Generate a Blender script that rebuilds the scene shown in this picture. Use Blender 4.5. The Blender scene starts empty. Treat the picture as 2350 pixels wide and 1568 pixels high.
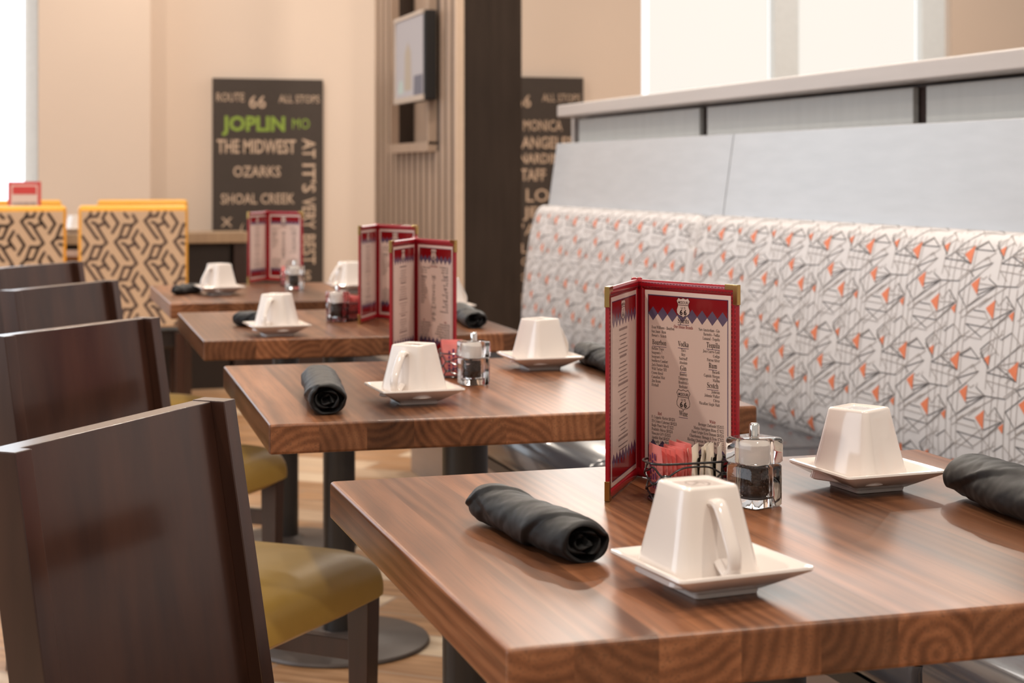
import bpy, bmesh, math, random
from math import sin, cos, pi, radians as R
from mathutils import Vector, Matrix, noise
SC = bpy.context.scene
COL = bpy.data.collections.new('restaurant'); SC.collection.children.link(COL)

# ------------------------------------------------------------------ camera, light, exposure
H = 1.11; TH = R(17.0); CT, ST = cos(TH), sin(TH); F = 3800.0; HY = 400.0
cd = bpy.data.cameras.new('camera'); cam = bpy.data.objects.new('camera', cd); COL.objects.link(cam)
cam.location = (0, 0, H); cam.rotation_euler = (pi/2, 0, -TH)
cd.sensor_width = 36; cd.lens = F/2350*36; cd.shift_y = -(784-HY)/2350
cd.clip_start = .05; cd.clip_end = 60
cd.dof.use_dof = True; cd.dof.focus_distance = 1.87; cd.dof.aperture_fstop = 8.2
SC.camera = cam
SC.view_settings.view_transform = 'Standard'; SC.view_settings.look = 'None'
SC.view_settings.exposure = 0.0; SC.view_settings.gamma = 1; SC.view_settings.use_curve_mapping = False
wd = bpy.data.worlds.new('world'); SC.world = wd; wd.use_nodes = True
bg = wd.node_tree.nodes['Background']; bg.inputs[0].default_value = (1.0, .91, .83, 1); bg.inputs[1].default_value = .46

def area(name, loc, target, sx, sy, power, col, shape='RECTANGLE'):
    l = bpy.data.lights.new(name, 'AREA'); l.shape = shape; l.size = sx
    if shape == 'RECTANGLE': l.size_y = sy
    l.energy = power; l.color = col
    o = bpy.data.objects.new(name, l); COL.objects.link(o); o.location = loc
    d = Vector(target)-Vector(loc); o.rotation_euler = d.to_track_quat('-Z', 'Y').to_euler()
    return o
area('daylight_side_windows', (-4.2, 3.6, 1.9), (1, 3.0, .8), 5.0, 2.2, 95, (.80, .89, 1.0))
area('daylight_back_windows', (4.0, 8.4, 2.3), (1.2, 2.5, .8), 2.4, 1.8, 70, (1.0, .96, .9))
for k, (x, y) in enumerate([(.2, -.3), (1.5, .6), (-.9, 1.8), (1.3, 2.6), (.4, 4.3), (1.6, 5.6), (-.2, 6.4), (2.6, 7.4), (.9, 7.9), (5.0, 7.7)]):  # last one is added only to brighten the wall right of the window
    area('ceiling_downlight', (x, y, 3.3), (x, y, 0), .14, 0, 30, (1.0, .87, .73), 'DISK')

def W(px, py, z):            # a spot on the level z
    Z = F*(H-z)/(py-HY); X = (px-1175)/F*Z
    return (X*CT+Z*ST, -X*ST+Z*CT)
def WY(px, py, y0):          # a spot on the upright plane y = y0
    t = (px-1175)/F; x = y0*(ST+t*CT)/(CT-t*ST); Z = x*ST+y0*CT
    return (x, H-(py-HY)*Z/F)

# ------------------------------------------------------------------ materials
class N:
    def __init__(s, name):
        s.m = bpy.data.materials.new(name); s.m.use_nodes = True; s.t = s.m.node_tree
        s.b = s.t.nodes['Principled BSDF']; s.out = s.t.nodes['Material Output']
    def n(s, typ, **kw):
        nd = s.t.nodes.new(typ)
        for k, v in kw.items():
            if k in nd.inputs.keys(): nd.inputs[k].default_value = v
            else: setattr(nd, k, v)
        return nd
    def l(s, a, b): s.t.links.new(a, b)
    def math(s, op, a, b=None, c=None):
        nd = s.t.nodes.new('ShaderNodeMath'); nd.operation = op
        for i, v in enumerate((a, b, c)):
            if v is None: continue
            if isinstance(v, (int, float)): nd.inputs[i].default_value = v
            else: s.l(v, nd.inputs[i])
        return nd.outputs[0]
    def mix(s, f, a, b, mode='MIX'):
        nd = s.t.nodes.new('ShaderNodeMix'); nd.data_type = 'RGBA'; nd.blend_type = mode
        for i, v in ((0, f), (6, a), (7, b)):
            if isinstance(v, (int, float)): nd.inputs[i].default_value = v
            elif isinstance(v, tuple): nd.inputs[i].default_value = (*v[:3], 1)
            else: s.l(v, nd.inputs[i])
        return nd.outputs[2]
    def ramp(s, f, pts):
        nd = s.t.nodes.new('ShaderNodeValToRGB'); s.l(f, nd.inputs[0]); e = nd.color_ramp.elements
        while len(e) < len(pts): e.new(.5)
        for q, (p, c) in zip(e, pts): q.position = p; q.color = (*c, 1) if not isinstance(c, float) else (c, c, c, 1)
        return nd.outputs[0]
    def bump(s, h, st, dist=.001):
        nd = s.n('ShaderNodeBump'); nd.inputs['Strength'].default_value = st; nd.inputs['Distance'].default_value = dist
        s.l(h, nd.inputs['Height']); s.l(nd.outputs[0], s.b.inputs['Normal'])

def pmat(name, col, rough=.5, metal=0, spec=.5, coat=0, var=.06, nscale=30, bump=0, sheen=0, trans=0, ior=1.45, bscale=None):
    q = N(name); b = q.b
    b.inputs['Roughness'].default_value = rough; b.inputs['Metallic'].default_value = metal
    b.inputs['Specular IOR Level'].default_value = spec; b.inputs['Coat Weight'].default_value = coat
    b.inputs['Coat Roughness'].default_value = .08; b.inputs['Sheen Weight'].default_value = sheen
    b.inputs['Transmission Weight'].default_value = trans; b.inputs['IOR'].default_value = ior
    tc = q.n('ShaderNodeTexCoord'); no = q.n('ShaderNodeTexNoise', Scale=nscale, Detail=3.0); q.l(tc.outputs['Object'], no.inputs['Vector'])
    d = tuple(c*(1-var) for c in col); e = tuple(min(1, c*(1+var)) for c in col)
    q.l(q.mix(no.outputs[0], d, e), b.inputs['Base Color'])
    if bump:
        n2 = q.n('ShaderNodeTexNoise', Scale=bscale or nscale*8, Detail=2.0); q.l(tc.outputs['Object'], n2.inputs['Vector'])
        q.bump(n2.outputs[0], bump)
    return q.m

def emit(name, col, st):
    q = N(name); tc = q.n('ShaderNodeTexCoord'); no = q.n('ShaderNodeTexNoise', Scale=.8); q.l(tc.outputs['Object'], no.inputs['Vector'])
    c = q.mix(no.outputs[0], tuple(k*.96 for k in col), col)
    q.l(c, q.b.inputs['Emission Color']); q.b.inputs['Emission Strength'].default_value = st
    q.b.inputs['Base Color'].default_value = (.03, .03, .03, 1); q.b.inputs['Roughness'].default_value = .6
    return q.m

def walnut(name):
    q = N(name); tc = q.n('ShaderNodeTexCoord'); oi = q.n('ShaderNodeObjectInfo')
    se = q.n('ShaderNodeSeparateXYZ'); q.l(tc.outputs['Object'], se.inputs[0])
    x, y, z = se.outputs
    rnd = q.math('MULTIPLY', oi.outputs['Random'], 57.0)
    xs = q.math('ADD', x, rnd)
    xw = q.math('DIVIDE', xs, .068)
    idx = q.math('FLOOR', xw)
    wn = q.n('ShaderNodeTexWhiteNoise', noise_dimensions='1D'); q.l(idx, wn.inputs['W'])
    wc = q.n('ShaderNodeSeparateColor'); q.l(wn.outputs['Color'], wc.inputs[0])
    fx = q.math('MULTIPLY', q.math('SUBTRACT', xw, idx), .068)
    cx = q.math('ADD', q.math('SUBTRACT', fx, .034), q.math('MULTIPLY', q.math('SUBTRACT', wc.outputs[0], .5), .22))
    cz = q.math('ADD', q.math('SUBTRACT', z, .74), q.math('MULTIPLY', q.math('SUBTRACT', wc.outputs[1], .5), .20))
    cy = q.math('ADD', q.math('MULTIPLY', y, .13), q.math('MULTIPLY', wn.outputs['Value'], 40.0))
    cb = q.n('ShaderNodeCombineXYZ'); q.l(cx, cb.inputs[0]); q.l(cy, cb.inputs[1]); q.l(cz, cb.inputs[2])
    wv = q.n('ShaderNodeTexWave', wave_type='RINGS', rings_direction='Y', Scale=26.0, Distortion=2.6, Detail=2.0)
    wv.inputs['Detail Scale'].default_value = 1.2; q.l(cb.outputs[0], wv.inputs['Vector'])
    n1 = q.n('ShaderNodeTexNoise', Scale=22.0, Detail=5.0); q.l(cb.outputs[0], n1.inputs['Vector'])
    mp = q.n('ShaderNodeMapping'); mp.inputs['Scale'].default_value = (420, 60, 420); q.l(cb.outputs[0], mp.inputs[0])
    n2 = q.n('ShaderNodeTexNoise', Scale=1.0, Detail=3.0); q.l(mp.outputs[0], n2.inputs['Vector'])
    f = q.math('ADD', q.math('ADD', q.math('MULTIPLY', wv.outputs['Fac'], .13), q.math('MULTIPLY', n1.outputs[0], .62)), q.math('MULTIPLY', n2.outputs[0], .28))
    c = q.ramp(f, [(.26, (.046, .016, .007)), (.42, (.145, .054, .023)), (.58, (.250, .100, .045)), (.80, (.375, .168, .080))])
    tone = q.math('MULTIPLY_ADD', wc.outputs[2], .80, .50)
    tn = q.n('ShaderNodeCombineXYZ'); [q.l(tone, tn.inputs[k]) for k in range(3)]
    c = q.mix(1.0, c, tn.outputs[0], 'MULTIPLY')
    c = q.mix(q.math('MULTIPLY', q.ramp(n2.outputs[0], [(.48, 0.0), (.66, 1.0)]), .5), c, (.05, .022, .012))
    nk = q.n('ShaderNodeTexNoise', Scale=5.5, Detail=1.0); q.l(tc.outputs['Object'], nk.inputs['Vector'])
    c = q.mix(q.ramp(nk.outputs[0], [(.66, 0.0), (.76, .45)]), c, (.06, .026, .015))
    q.l(c, q.b.inputs['Base Color'])
    q.l(q.math('MULTIPLY_ADD', n1.outputs[0], .10, .25), q.b.inputs['Roughness'])
    q.b.inputs['Specular IOR Level'].default_value = .38
    q.bump(n2.outputs[0], .06, .0006)
    return q.m

def stained(name, base, dark, rough=.33, spec=.5, coat=0):
    q = N(name); q.b.inputs['Specular IOR Level'].default_value = spec; q.b.inputs['Coat Weight'].default_value = coat; q.b.inputs['Coat Roughness'].default_value = .16; tc = q.n('ShaderNodeTexCoord'); mp = q.n('ShaderNodeMapping'); mp.inputs['Scale'].default_value = (14, 14, 1.6)
    q.l(tc.outputs['Object'], mp.inputs[0]); no = q.n('ShaderNodeTexNoise', Scale=2.0, Detail=6.0); q.l(mp.outputs[0], no.inputs['Vector'])
    q.l(q.ramp(no.outputs[0], [(.3, dark), (.7, base)]), q.b.inputs['Base Color'])
    q.l(q.math('MULTIPLY_ADD', no.outputs[0], .12, rough-.06), q.b.inputs['Roughness'])
    q.bump(no.outputs[0], .04)
    return q.m

def laminate(name, base, rough, axis=(2, 1, 30)):
    q = N(name); tc = q.n('ShaderNodeTexCoord'); mp = q.n('ShaderNodeMapping'); mp.inputs['Scale'].default_value = axis
    q.l(tc.outputs['Object'], mp.inputs[0]); no = q.n('ShaderNodeTexNoise', Scale=3.0, Detail=7.0); q.l(mp.outputs[0], no.inputs['Vector'])
    q.l(q.ramp(no.outputs[0], [(.3, tuple(c*.95 for c in base)), (.7, tuple(c*1.03 for c in base))]), q.b.inputs['Base Color'])
    q.b.inputs['Roughness'].default_value = rough; q.bump(no.outputs[0], .05)
    return q.m

def floor_mat():
    q = N('plank_floor'); tc = q.n('ShaderNodeTexCoord'); mp = q.n('ShaderNodeMapping'); mp.inputs['Rotation'].default_value = (0, 0, R(38))
    q.l(tc.outputs['Object'], mp.inputs[0])
    br = q.n('ShaderNodeTexBrick', Scale=1.0); br.offset = .37
    br.inputs['Brick Width'].default_value = .92; br.inputs['Row Height'].default_value = .152; br.inputs['Mortar Size'].default_value = .004
    br.inputs['Color1'].default_value = (0, 0, 0, 1); br.inputs['Color2'].default_value = (1, 1, 1, 1); br.inputs['Mortar'].default_value = (.5, .5, .5, 1)
    q.l(mp.outputs[0], br.inputs['Vector'])
    m2 = q.n('ShaderNodeMapping'); m2.inputs['Scale'].default_value = (2.2, 26, 1); q.l(mp.outputs[0], m2.inputs[0])
    no = q.n('ShaderNodeTexNoise', Scale=1.6, Detail=6.0); q.l(m2.outputs[0], no.inputs['Vector'])
    a = q.ramp(no.outputs[0], [(.3, (.34, .17, .075)), (.7, (.62, .36, .19))])
    b = q.ramp(no.outputs[0], [(.3, (.66, .47, .30)), (.7, (.86, .70, .52))])  # pale planks, their colour stands in for sunlight patches
    c = q.mix(q.ramp(br.outputs['Color'], [(.55, 0.0), (.85, 1.0)]), a, b)
    c = q.mix(br.outputs['Fac'], c, (.42, .30, .22))
    q.l(c, q.b.inputs['Base Color']); q.b.inputs['Roughness'].default_value = .34
    return q.m

M = {}
M['walnut'] = walnut('butcher_block_walnut')
M['chair'] = stained('dark_stained_wood', (.055, .021, .012), (.028, .010, .006), .34, .35, .55)
M['vinyl'] = pmat('mustard_vinyl', (.50, .315, .07), .42, bump=.06, bscale=900, spec=.45)
M['china'] = pmat('white_china', (.80, .725, .675), .10, coat=.6, var=.01)
M['stamp'] = pmat('grey_stamp', (.32, .27, .24), .3)
M['cloth'] = pmat('black_napkin_cloth', (.0075, .0065, .0065), .47, sheen=.02, spec=.42, bump=.35, bscale=2200, var=.15)
M['metal'] = pmat('black_powder_coat', (.030, .027, .026), .38, spec=.6)
M['base'] = pmat('bronze_grey_base', (.12, .10, .09), .42, metal=.3)
M['wire'] = pmat('black_wire', (.012, .012, .014), .22, spec=.8, coat=.4)
M['red'] = pmat('red_vinyl', (.33, .006, .014), .27, coat=.45, bump=.1, bscale=500, var=.12)
M['thread'] = pmat('dark_red_thread', (.10, .006, .012), .6)
M['gold'] = pmat('brass_corner', (.50, .33, .12), .2, metal=1)
M['paper'] = pmat('menu_paper', (.76, .60, .54), .24, var=.01, coat=.45)
M['pred'] = pmat('printed_red', (.24, .005, .008), .24, coat=.45)
M['pblue'] = pmat('printed_slate', (.115, .085, .155), .24, coat=.45)
M['ink'] = pmat('printed_black', (.022, .014, .014), .3, coat=.4)
M['ink2'] = pmat('glare_pale_print', (.26, .19, .18), .3, coat=.4)  # print colour lightened to paint in the glare on the left page
M['acryl'] = pmat('clear_acrylic', (.98, .97, .96), .02, trans=1, ior=1.42, var=0)
M['salt'] = pmat('salt', (.90, .83, .78), .8, bump=.2)
M['pepper'] = pmat('peppercorn', (.035, .018, .010), .5, var=.5, nscale=300)
M['chrome'] = pmat('polished_chrome', (.85, .83, .80), .08, metal=1)
M['pink'] = pmat('pink_paper', (.80, .24, .22), .5, var=.05)
M['pinkp'] = pmat('purple_print', (.12, .02, .14), .5)
M['cream'] = pmat('white_paper', (.88, .80, .70), .5, var=.05)
M['blackp'] = pmat('black_print', (.03, .028, .022), .5)
M['fabric'] = pmat('white_printed_vinyl', (.66, .63, .63), .42, bump=.05, bscale=700)
M['line'] = pmat('printed_dark_line', (.10, .09, .09), .5)
M['line2'] = pmat('printed_taupe_line', (.33, .29, .27), .5)
M['orange'] = pmat('printed_orange', (.72, .20, .09), .5)
M['seat'] = pmat('charcoal_vinyl', (.040, .040, .048), .24, coat=.4, bump=.05)
M['silver'] = laminate('silver_laminate', (.45, .47, .505), .25, (1.2, 2.0, 14))
M['cap'] = laminate('grey_wood_cap', (.46, .415, .395), .36, (12, .8, 12))
M['textile'] = laminate('grey_textured_panel', (.47, .47, .45), .45, (20, 10, 1.5))
M['brown'] = pmat('dark_brown_strip', (.035, .018, .014), .5)
M['bench_base'] = laminate('bench_kick_laminate', (.40, .30, .24), .4)
M['wall'] = pmat('warm_beige_paint', (.69, .565, .47), .7, var=.015, nscale=3, bump=.05, bscale=300)
M['column'] = stained('column_dark_wood', (.044, .029, .021), (.032, .021, .015), .5, .2)
M['slat'] = stained('slat_taupe_wood', (.40, .285, .21), (.32, .225, .165), .4)
M['slatd'] = pmat('slat_groove', (.05, .036, .028), .6)
M['board'] = pmat('chalkboard_brown', (.050, .036, .028), .55, var=.1)
M['letter'] = pmat('sign_lettering', (.55, .40, .29), .6)
M['green'] = pmat('sign_green', (.24, .34, .05), .6)
M['tan'] = pmat('tan_fabric', (.60, .41, .265), .8, bump=.1)
M['plum'] = pmat('woven_brown', (.105, .066, .055), .8)
M['yellow'] = pmat('yellow_vinyl', (.86, .42, .045), .35)
M['console'] = stained('console_tan_wood', (.42, .29, .18), (.33, .22, .14), .4)
M['dark'] = pmat('console_dark', (.022, .014, .011), .5)
M['frame'] = pmat('window_frame_paint', (.78, .84, .88), .4)
M['shade'] = emit('sunlit_roller_shade', (1.0, .94, .85), .97)
M['sky'] = emit('daylight_sky', (.84, .92, 1.0), 2.8)
M['gap'] = emit('bright_daylight_gap', (.95, .98, 1.0), 1.6)
M['black'] = pmat('black_plastic', (.012, .011, .011), .35)
M['bezel'] = pmat('light_bezel', (.50, .42, .36), .3)
M['screen'] = emit('lit_screen', (.52, .43, .41), .75)
M['scr2'] = emit('lit_screen_tan', (.50, .36, .25), .75)
M['scr3'] = emit('lit_screen_blue', (.14, .12, .15), .7)
M['scr4'] = emit('lit_screen_mint', (.48, .52, .44), .8)
M['floor'] = floor_mat()
M['cardred'] = pmat('card_red', (.62, .07, .07), .3)
M['photo'] = pmat('card_photo', (.42, .33, .30), .3, var=.5, nscale=60)

# ------------------------------------------------------------------ mesh helpers
def finish(name, bm, mats, parent=None, smooth=False, loc=None, rotz=0, bevel=0, seg=2, sub=0, auto=35, recalc=True):
    if recalc: bmesh.ops.recalc_face_normals(bm, faces=bm.faces)
    me = bpy.data.meshes.new(name); bm.to_mesh(me); bm.free()
    for m in (mats if isinstance(mats, (list, tuple)) else [mats]): me.materials.append(M[m] if isinstance(m, str) else m)
    o = bpy.data.objects.new(name, me); COL.objects.link(o)
    if smooth:
        for p in me.polygons: p.use_smooth = True
        if auto: me.set_sharp_from_angle(angle=R(auto))
    if bevel:
        b = o.modifiers.new('bevel', 'BEVEL'); b.width = bevel; b.segments = seg; b.limit_method = 'ANGLE'; b.harden_normals = True
        for p in me.polygons: p.use_smooth = True
        me.set_sharp_from_angle(angle=R(60))
    if sub:
        s = o.modifiers.new('sub', 'SUBSURF'); s.levels = sub; s.render_levels = sub
    if parent: o.parent = parent
    if loc is not None: o.location = loc
    o.rotation_euler[2] = rotz
    return o
def box(bm, x0, x1, y0, y1, z0, z1, mi=0, mat=None):
    v = [bm.verts.new(mat @ Vector(p) if mat else p) for p in ((x0, y0, z0), (x1, y0, z0), (x1, y1, z0), (x0, y1, z0), (x0, y0, z1), (x1, y0, z1), (x1, y1, z1), (x0, y1, z1))]
    for f in ((3, 2, 1, 0), (4, 5, 6, 7), (0, 1, 5, 4), (1, 2, 6, 5), (2, 3, 7, 6), (3, 0, 4, 7)):
        q = bm.faces.new([v[i] for i in f]); q.material_index = mi
def loft(bm, rings, close=True, cap0=True, cap1=True, mi=0):
    vs = [[bm.verts.new(p) for p in r] for r in rings]; n = len(rings[0])
    for a, b in zip(vs, vs[1:]):
        for i in range(n if close else n-1):
            f = bm.faces.new((a[i], a[(i+1) % n], b[(i+1) % n], b[i])); f.material_index = mi
    if cap0: bm.faces.new(vs[0][::-1]).material_index = mi
    if cap1: bm.faces.new(vs[-1]).material_index = mi
    return vs
def rsq(hw, z, r, k=6, hh=None):       # rounded square ring
    hh = hh or hw; r = min(r, hw*.999, hh*.999); out = []
    for cx, cy, a0 in ((hw-r, hh-r, 0), (-hw+r, hh-r, 90), (-hw+r, -hh+r, 180), (hw-r, -hh+r, 270)):
        for i in range(k+1):
            a = R(a0+90*i/k); out.append((cx+r*cos(a), cy+r*sin(a), z))
    return out
def circ(r, z, n=32, cx=0, cy=0): return [(cx+r*cos(2*pi*i/n), cy+r*sin(2*pi*i/n), z) for i in range(n)]
def tube(bm, pts, rad, n=8, closed=False, mi=0):
    pts = [Vector(p) for p in pts]; L = len(pts); rings = []; up = Vector((0, 0, 1))
    for i, p in enumerate(pts):
        a = pts[(i-1) % L] if closed or i > 0 else p; b = pts[(i+1) % L] if closed or i < L-1 else p
        t = (b-a).normalized(); s = t.cross(up)
        if s.length < 1e-3: s = t.cross(Vector((1, 0, 0)))
        s.normalize(); u = s.cross(t); r = rad[i] if isinstance(rad, (list, tuple)) else rad
        rings.append([p+s*(r*cos(2*pi*k/n))+u*(r*sin(2*pi*k/n)) for k in range(n)])
    if closed: rings.append(rings[0])
    vs = [[bm.verts.new(q) for q in r] for r in (rings[:-1] if closed else rings)]
    if closed: vs.append(vs[0])
    for a, b in zip(vs, vs[1:]):
        for i in range(n): bm.faces.new((a[i], a[(i+1) % n], b[(i+1) % n], b[i])).material_index = mi
    if not closed: bm.faces.new(vs[0][::-1]).material_index = mi; bm.faces.new(vs[-1]).material_index = mi
def BM(): return bmesh.new()
def spline(P, n):
    P = [Vector(p) for p in P]; out = []
    Q = [P[0]*2-P[1]]+P+[P[-1]*2-P[-2]]
    for i in range(1, len(Q)-2):
        for k in range(n):
            t = k/n; a, b, c, d = Q[i-1:i+3]
            out.append(.5*((2*b)+(c-a)*t+(2*a-5*b+4*c-d)*t*t+(3*b-a-3*c+d)*t**3))
    out.append(P[-1]); return out

def mbold(s):
    r = ''
    for ch in s:
        if 'A' <= ch <= 'Z': r += chr(0x1D400+ord(ch)-65)
        elif 'a' <= ch <= 'z': r += chr(0x1D41A+ord(ch)-97)
        elif '0' <= ch <= '9': r += chr(0x1D7CE+ord(ch)-48)
        else: r += ch
    return r
TXT = {}
def text_geo(s, bold=0.0, ext=0.0, res=2):
    key = (s, bold, ext)
    if key in TXT: return TXT[key]
    cu = bpy.data.curves.new('t', 'FONT'); cu.body = s; cu.size = 1; cu.offset = bold; cu.resolution_u = res; cu.extrude = ext
    o = bpy.data.objects.new('t', cu); SC.collection.objects.link(o)
    bpy.context.view_layer.update()
    me = bpy.data.meshes.new_from_object(o.evaluated_get(bpy.context.evaluated_depsgraph_get()))
    V = [v.co.copy() for v in me.vertices]; P = [tuple(p.vertices) for p in me.polygons]
    bpy.data.objects.remove(o); bpy.data.curves.remove(cu); bpy.data.meshes.remove(me)
    x0 = min(v.x for v in V); x1 = max(v.x for v in V); V = [Vector((v.x-x0, v.y, v.z)) for v in V]
    TXT[key] = (V, P, x1-x0); return TXT[key]
def put_text(bm, fn, s, u, v, size, mi, align='L', xs=1.0, bold=0.0, width=None, rot=0):
    V, P, w = text_geo(s, bold)
    if width: xs = width/(w*size)
    off = {'L': 0, 'C': -.5, 'R': -1}[align]*w*size*xs
    vs = []
    for p in V:
        a = off+p.x*size*xs; b = p.y*size
        if rot: a, b = b, -a
        vs.append(bm.verts.new(fn(u+a, v+b)))
    for f in P:
        try: bm.faces.new([vs[i] for i in f]).material_index = mi
        except ValueError: pass
def poly(bm, fn, pts, mi):
    try: bm.faces.new([bm.verts.new(fn(*p)) for p in pts]).material_index = mi
    except ValueError: pass
def stroke(bm, fn, pts, w, mi, closed=False):
    L = list(pts)+([pts[0]] if closed else [])
    for (a, b), (c, d) in zip(L, L[1:]):
        dx, dy = c-a, d-b; l = math.hypot(dx, dy) or 1; nx, ny = -dy/l*w/2, dx/l*w/2; ex, ey = dx/l*w*.35, dy/l*w*.35
        poly(bm, fn, [(a-ex+nx, b-ey+ny), (a-ex-nx, b-ey-ny), (c+ex-nx, d+ey-ny), (c+ex+nx, d+ey+ny)], mi)

def tag(o, label=None, cat=None, group=None, kind=None):
    if label: o['label'] = label
    if cat: o['category'] = cat
    if group: o['group'] = group
    if kind: o['kind'] = kind
    return o
def empty(name, loc, rz=0):
    o = bpy.data.objects.new(name, None); COL.objects.link(o); o.location = loc; o.rotation_euler = (0, 0, rz); o.empty_display_size = .05
    return o
def copy_tree(o, parent=None):
    c = o.copy(); COL.objects.link(c); c.parent = parent
    for ch in list(o.children): copy_tree(ch, c)
    return c
def clone(src, loc, rz, label, used=[]):
    if src.name in used: o = copy_tree(src)
    else: o = src; used.append(src.name)
    o.location = loc; o.rotation_euler = (0, 0, rz); o['label'] = label
    return o

# ------------------------------------------------------------------ the setting
b = BM(); box(b, -6, 8, -3, 10, -.1, 0); tag(finish('floor', b, 'floor'), 'floor of warm wood-look planks laid on the diagonal', kind='structure')
YB = 9.2; YP = 8.9; WH = 3.6
def wall_open(bm, x0, x1, y, t, holes, z1=WH):
    xs = x0
    for a, bb, c, d in holes:
        box(bm, xs, a, y, y+t, 0, z1); box(bm, a, bb, y, y+t, 0, c); box(bm, a, bb, y, y+t, d, z1); xs = bb
    box(bm, xs, x1, y, y+t, 0, z1)
xw0 = WY(1473, 200, YB)[0]; xw1 = WY(2183, 100, YB)[0]
xp = WY(345, 300, YP)[0]
b = BM(); wall_open(b, xp, 8, YB, .15, [(xw0, xw1, 1.0, 3.0)]); tag(finish('wall_back', b, 'wall'), 'warm beige painted back wall', kind='structure')
xl = WY(88, 300, YP)[0]
b = BM(); wall_open(b, -6, xp, YP, .45, [(xl-2.3, xl, .06, 3.1)]); tag(finish('wall_left', b, 'wall'), 'beige wall section standing forward beside the bright window', kind='structure')
# window behind the booth: frame, mullions, roller shades
def window(name, x0, x1, z0, z1, y, label, bars, shades):
    r = tag(empty(name, ((x0+x1)/2, y, z0)), label, kind='structure'); cx = (x0+x1)/2; fr = .05
    b = BM(); box(b, x0-cx, x1-cx, -.02, .05, 0, fr); box(b, x0-cx, x1-cx, -.02, .05, z1-z0-fr, z1-z0)
    for a, c in bars: box(b, a-cx, c-cx, -.025, .05, fr, z1-z0-fr)
    finish('window_frame', b, 'frame', r, bevel=.004)
    b = BM(); box(b, x0-cx+.005, x1-cx-.005, .09, .10, .01, z1-z0-.01); finish('pane', b, 'gap' if shades else 'sky', r)
    for a, c in shades:
        b = BM(); box(b, a-cx, c-cx, .052, .058, .04, z1-z0-.02); finish('roller_shade', b, 'shade', r)
    return r
wx = lambda px: WY(px, 150, YB+.06)[0]
window('window_1', xw0, xw1, 1.0, 3.0, YB+.04, 'wide window with cream roller shades glowing in daylight', [(wx(1770), wx(1826)), (wx(2108), wx(2160))], [(wx(1493), wx(1769)), (wx(1827), wx(2107))])
window('window_2', xl-2.3, xl, .06, 3.1, YP+.1, 'tall bright window at the left end of the back wall', [(xl-.07, xl), (xl-1.2, xl-1.1), (xl-2.3, xl-2.23)], [])
b = BM(); box(b, -6, xp, YP-.015, YP-.001, 0, .10); box(b, xp, 8, YB-.015, YB-.001, 0, .10); tag(finish('baseboard_back', b, 'brown'), 'dark baseboard along the back wall', kind='structure')

# slatted fin wall with a niche and its dark face
FX = 1.798; FY0 = 6.62; FY1 = 8.25; FW = .268
pr = tag(empty('wall_center', (FX, FY0, 0)), 'tall fin wall with slatted side, open niche and flat dark brown end', kind='structure')
n0, n1, nz = 7.02-FY0, 7.73-FY0, 1.24
b = BM()
box(b, .0, FW, 0, n0, 0, WH); box(b, .0, FW, n1, FY1-FY0, 0, WH); box(b, .0, FW, n0, n1, 0, nz)
box(b, .075, FW, n0, n1, nz, WH, 1)
finish('core', b, ['column', 'slat'], pr)
b = BM(); box(b, -.003, -.0005, .0, n0-.03, 0, WH); box(b, -.003, -.0005, n1+.03, FY1-FY0, 0, WH); box(b, -.003, -.0005, n0-.03, n1+.03, 0, nz-.03); finish('groove_backing', b, 'slatd', pr)
b = BM(); y = .004
while y < FY1-FY0:
    z1 = WH
    if n0-.07 < y < n1+.02: z1 = nz-.03
    box(b, -.008, -.0005, y, y+.074, 0, z1); y += .11
finish('slats', b, 'slat', pr)
b = BM(); box(b, -.045, .06, n0-.03, n1+.03, nz-.03, nz+.012); box(b, -.04, .0, n0-.03, n0, nz, WH); box(b, -.04, .0, n1, n1+.03, nz, WH)
finish('niche_frame', b, 'slat', pr)
b = BM(); box(b, -.020, .012, -.022, -.001, 0, WH); finish('lit_edge_strip', b, pmat('painted_lit_edge', (.62, .46, .34), .5), pr)  # added pale strip, its colour holds the light caught by the post edge

# half wall behind the booth
CAPX = 2.02; YE = 6.05
hw = tag(empty('wall_right', (2.09, YE, 0)), 'grey half wall behind the booth with a thick light wooden cap', kind='structure')
b = BM(); box(b, .02, .16, -5.6, -.03, 0, 1.325); finish('core', b, 'brown', hw)
yds = [4.43, 2.815, 1.2]; ys = [YE-.02, 0]
def seamy(px, x): return (F*x/(CT*(px-13))-x*ST)/CT
d1 = seamy(1620, 2.10); d2 = seamy(2118, 2.10); dd = d1-d2
cuts = [YE-.055, d1, d2, d2-dd, d2-2*dd]
for a, c in zip(cuts, cuts[1:]):
    b = BM(); box(b, .0, .018, c+.03-YE, a-.03-YE, .9, 1.32); finish('wall_panel', b, 'textile', hw, bevel=.003)
b = BM(); box(b, .0, .16, -.03, 0, 0, 1.325); finish('end_strip', b, 'cap', hw)
b = BM(); box(b, CAPX-2.09, .24, -5.6, -.03, 1.328, 1.374); finish('ledge_cap', b, 'cap', hw, bevel=.006)

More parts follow.
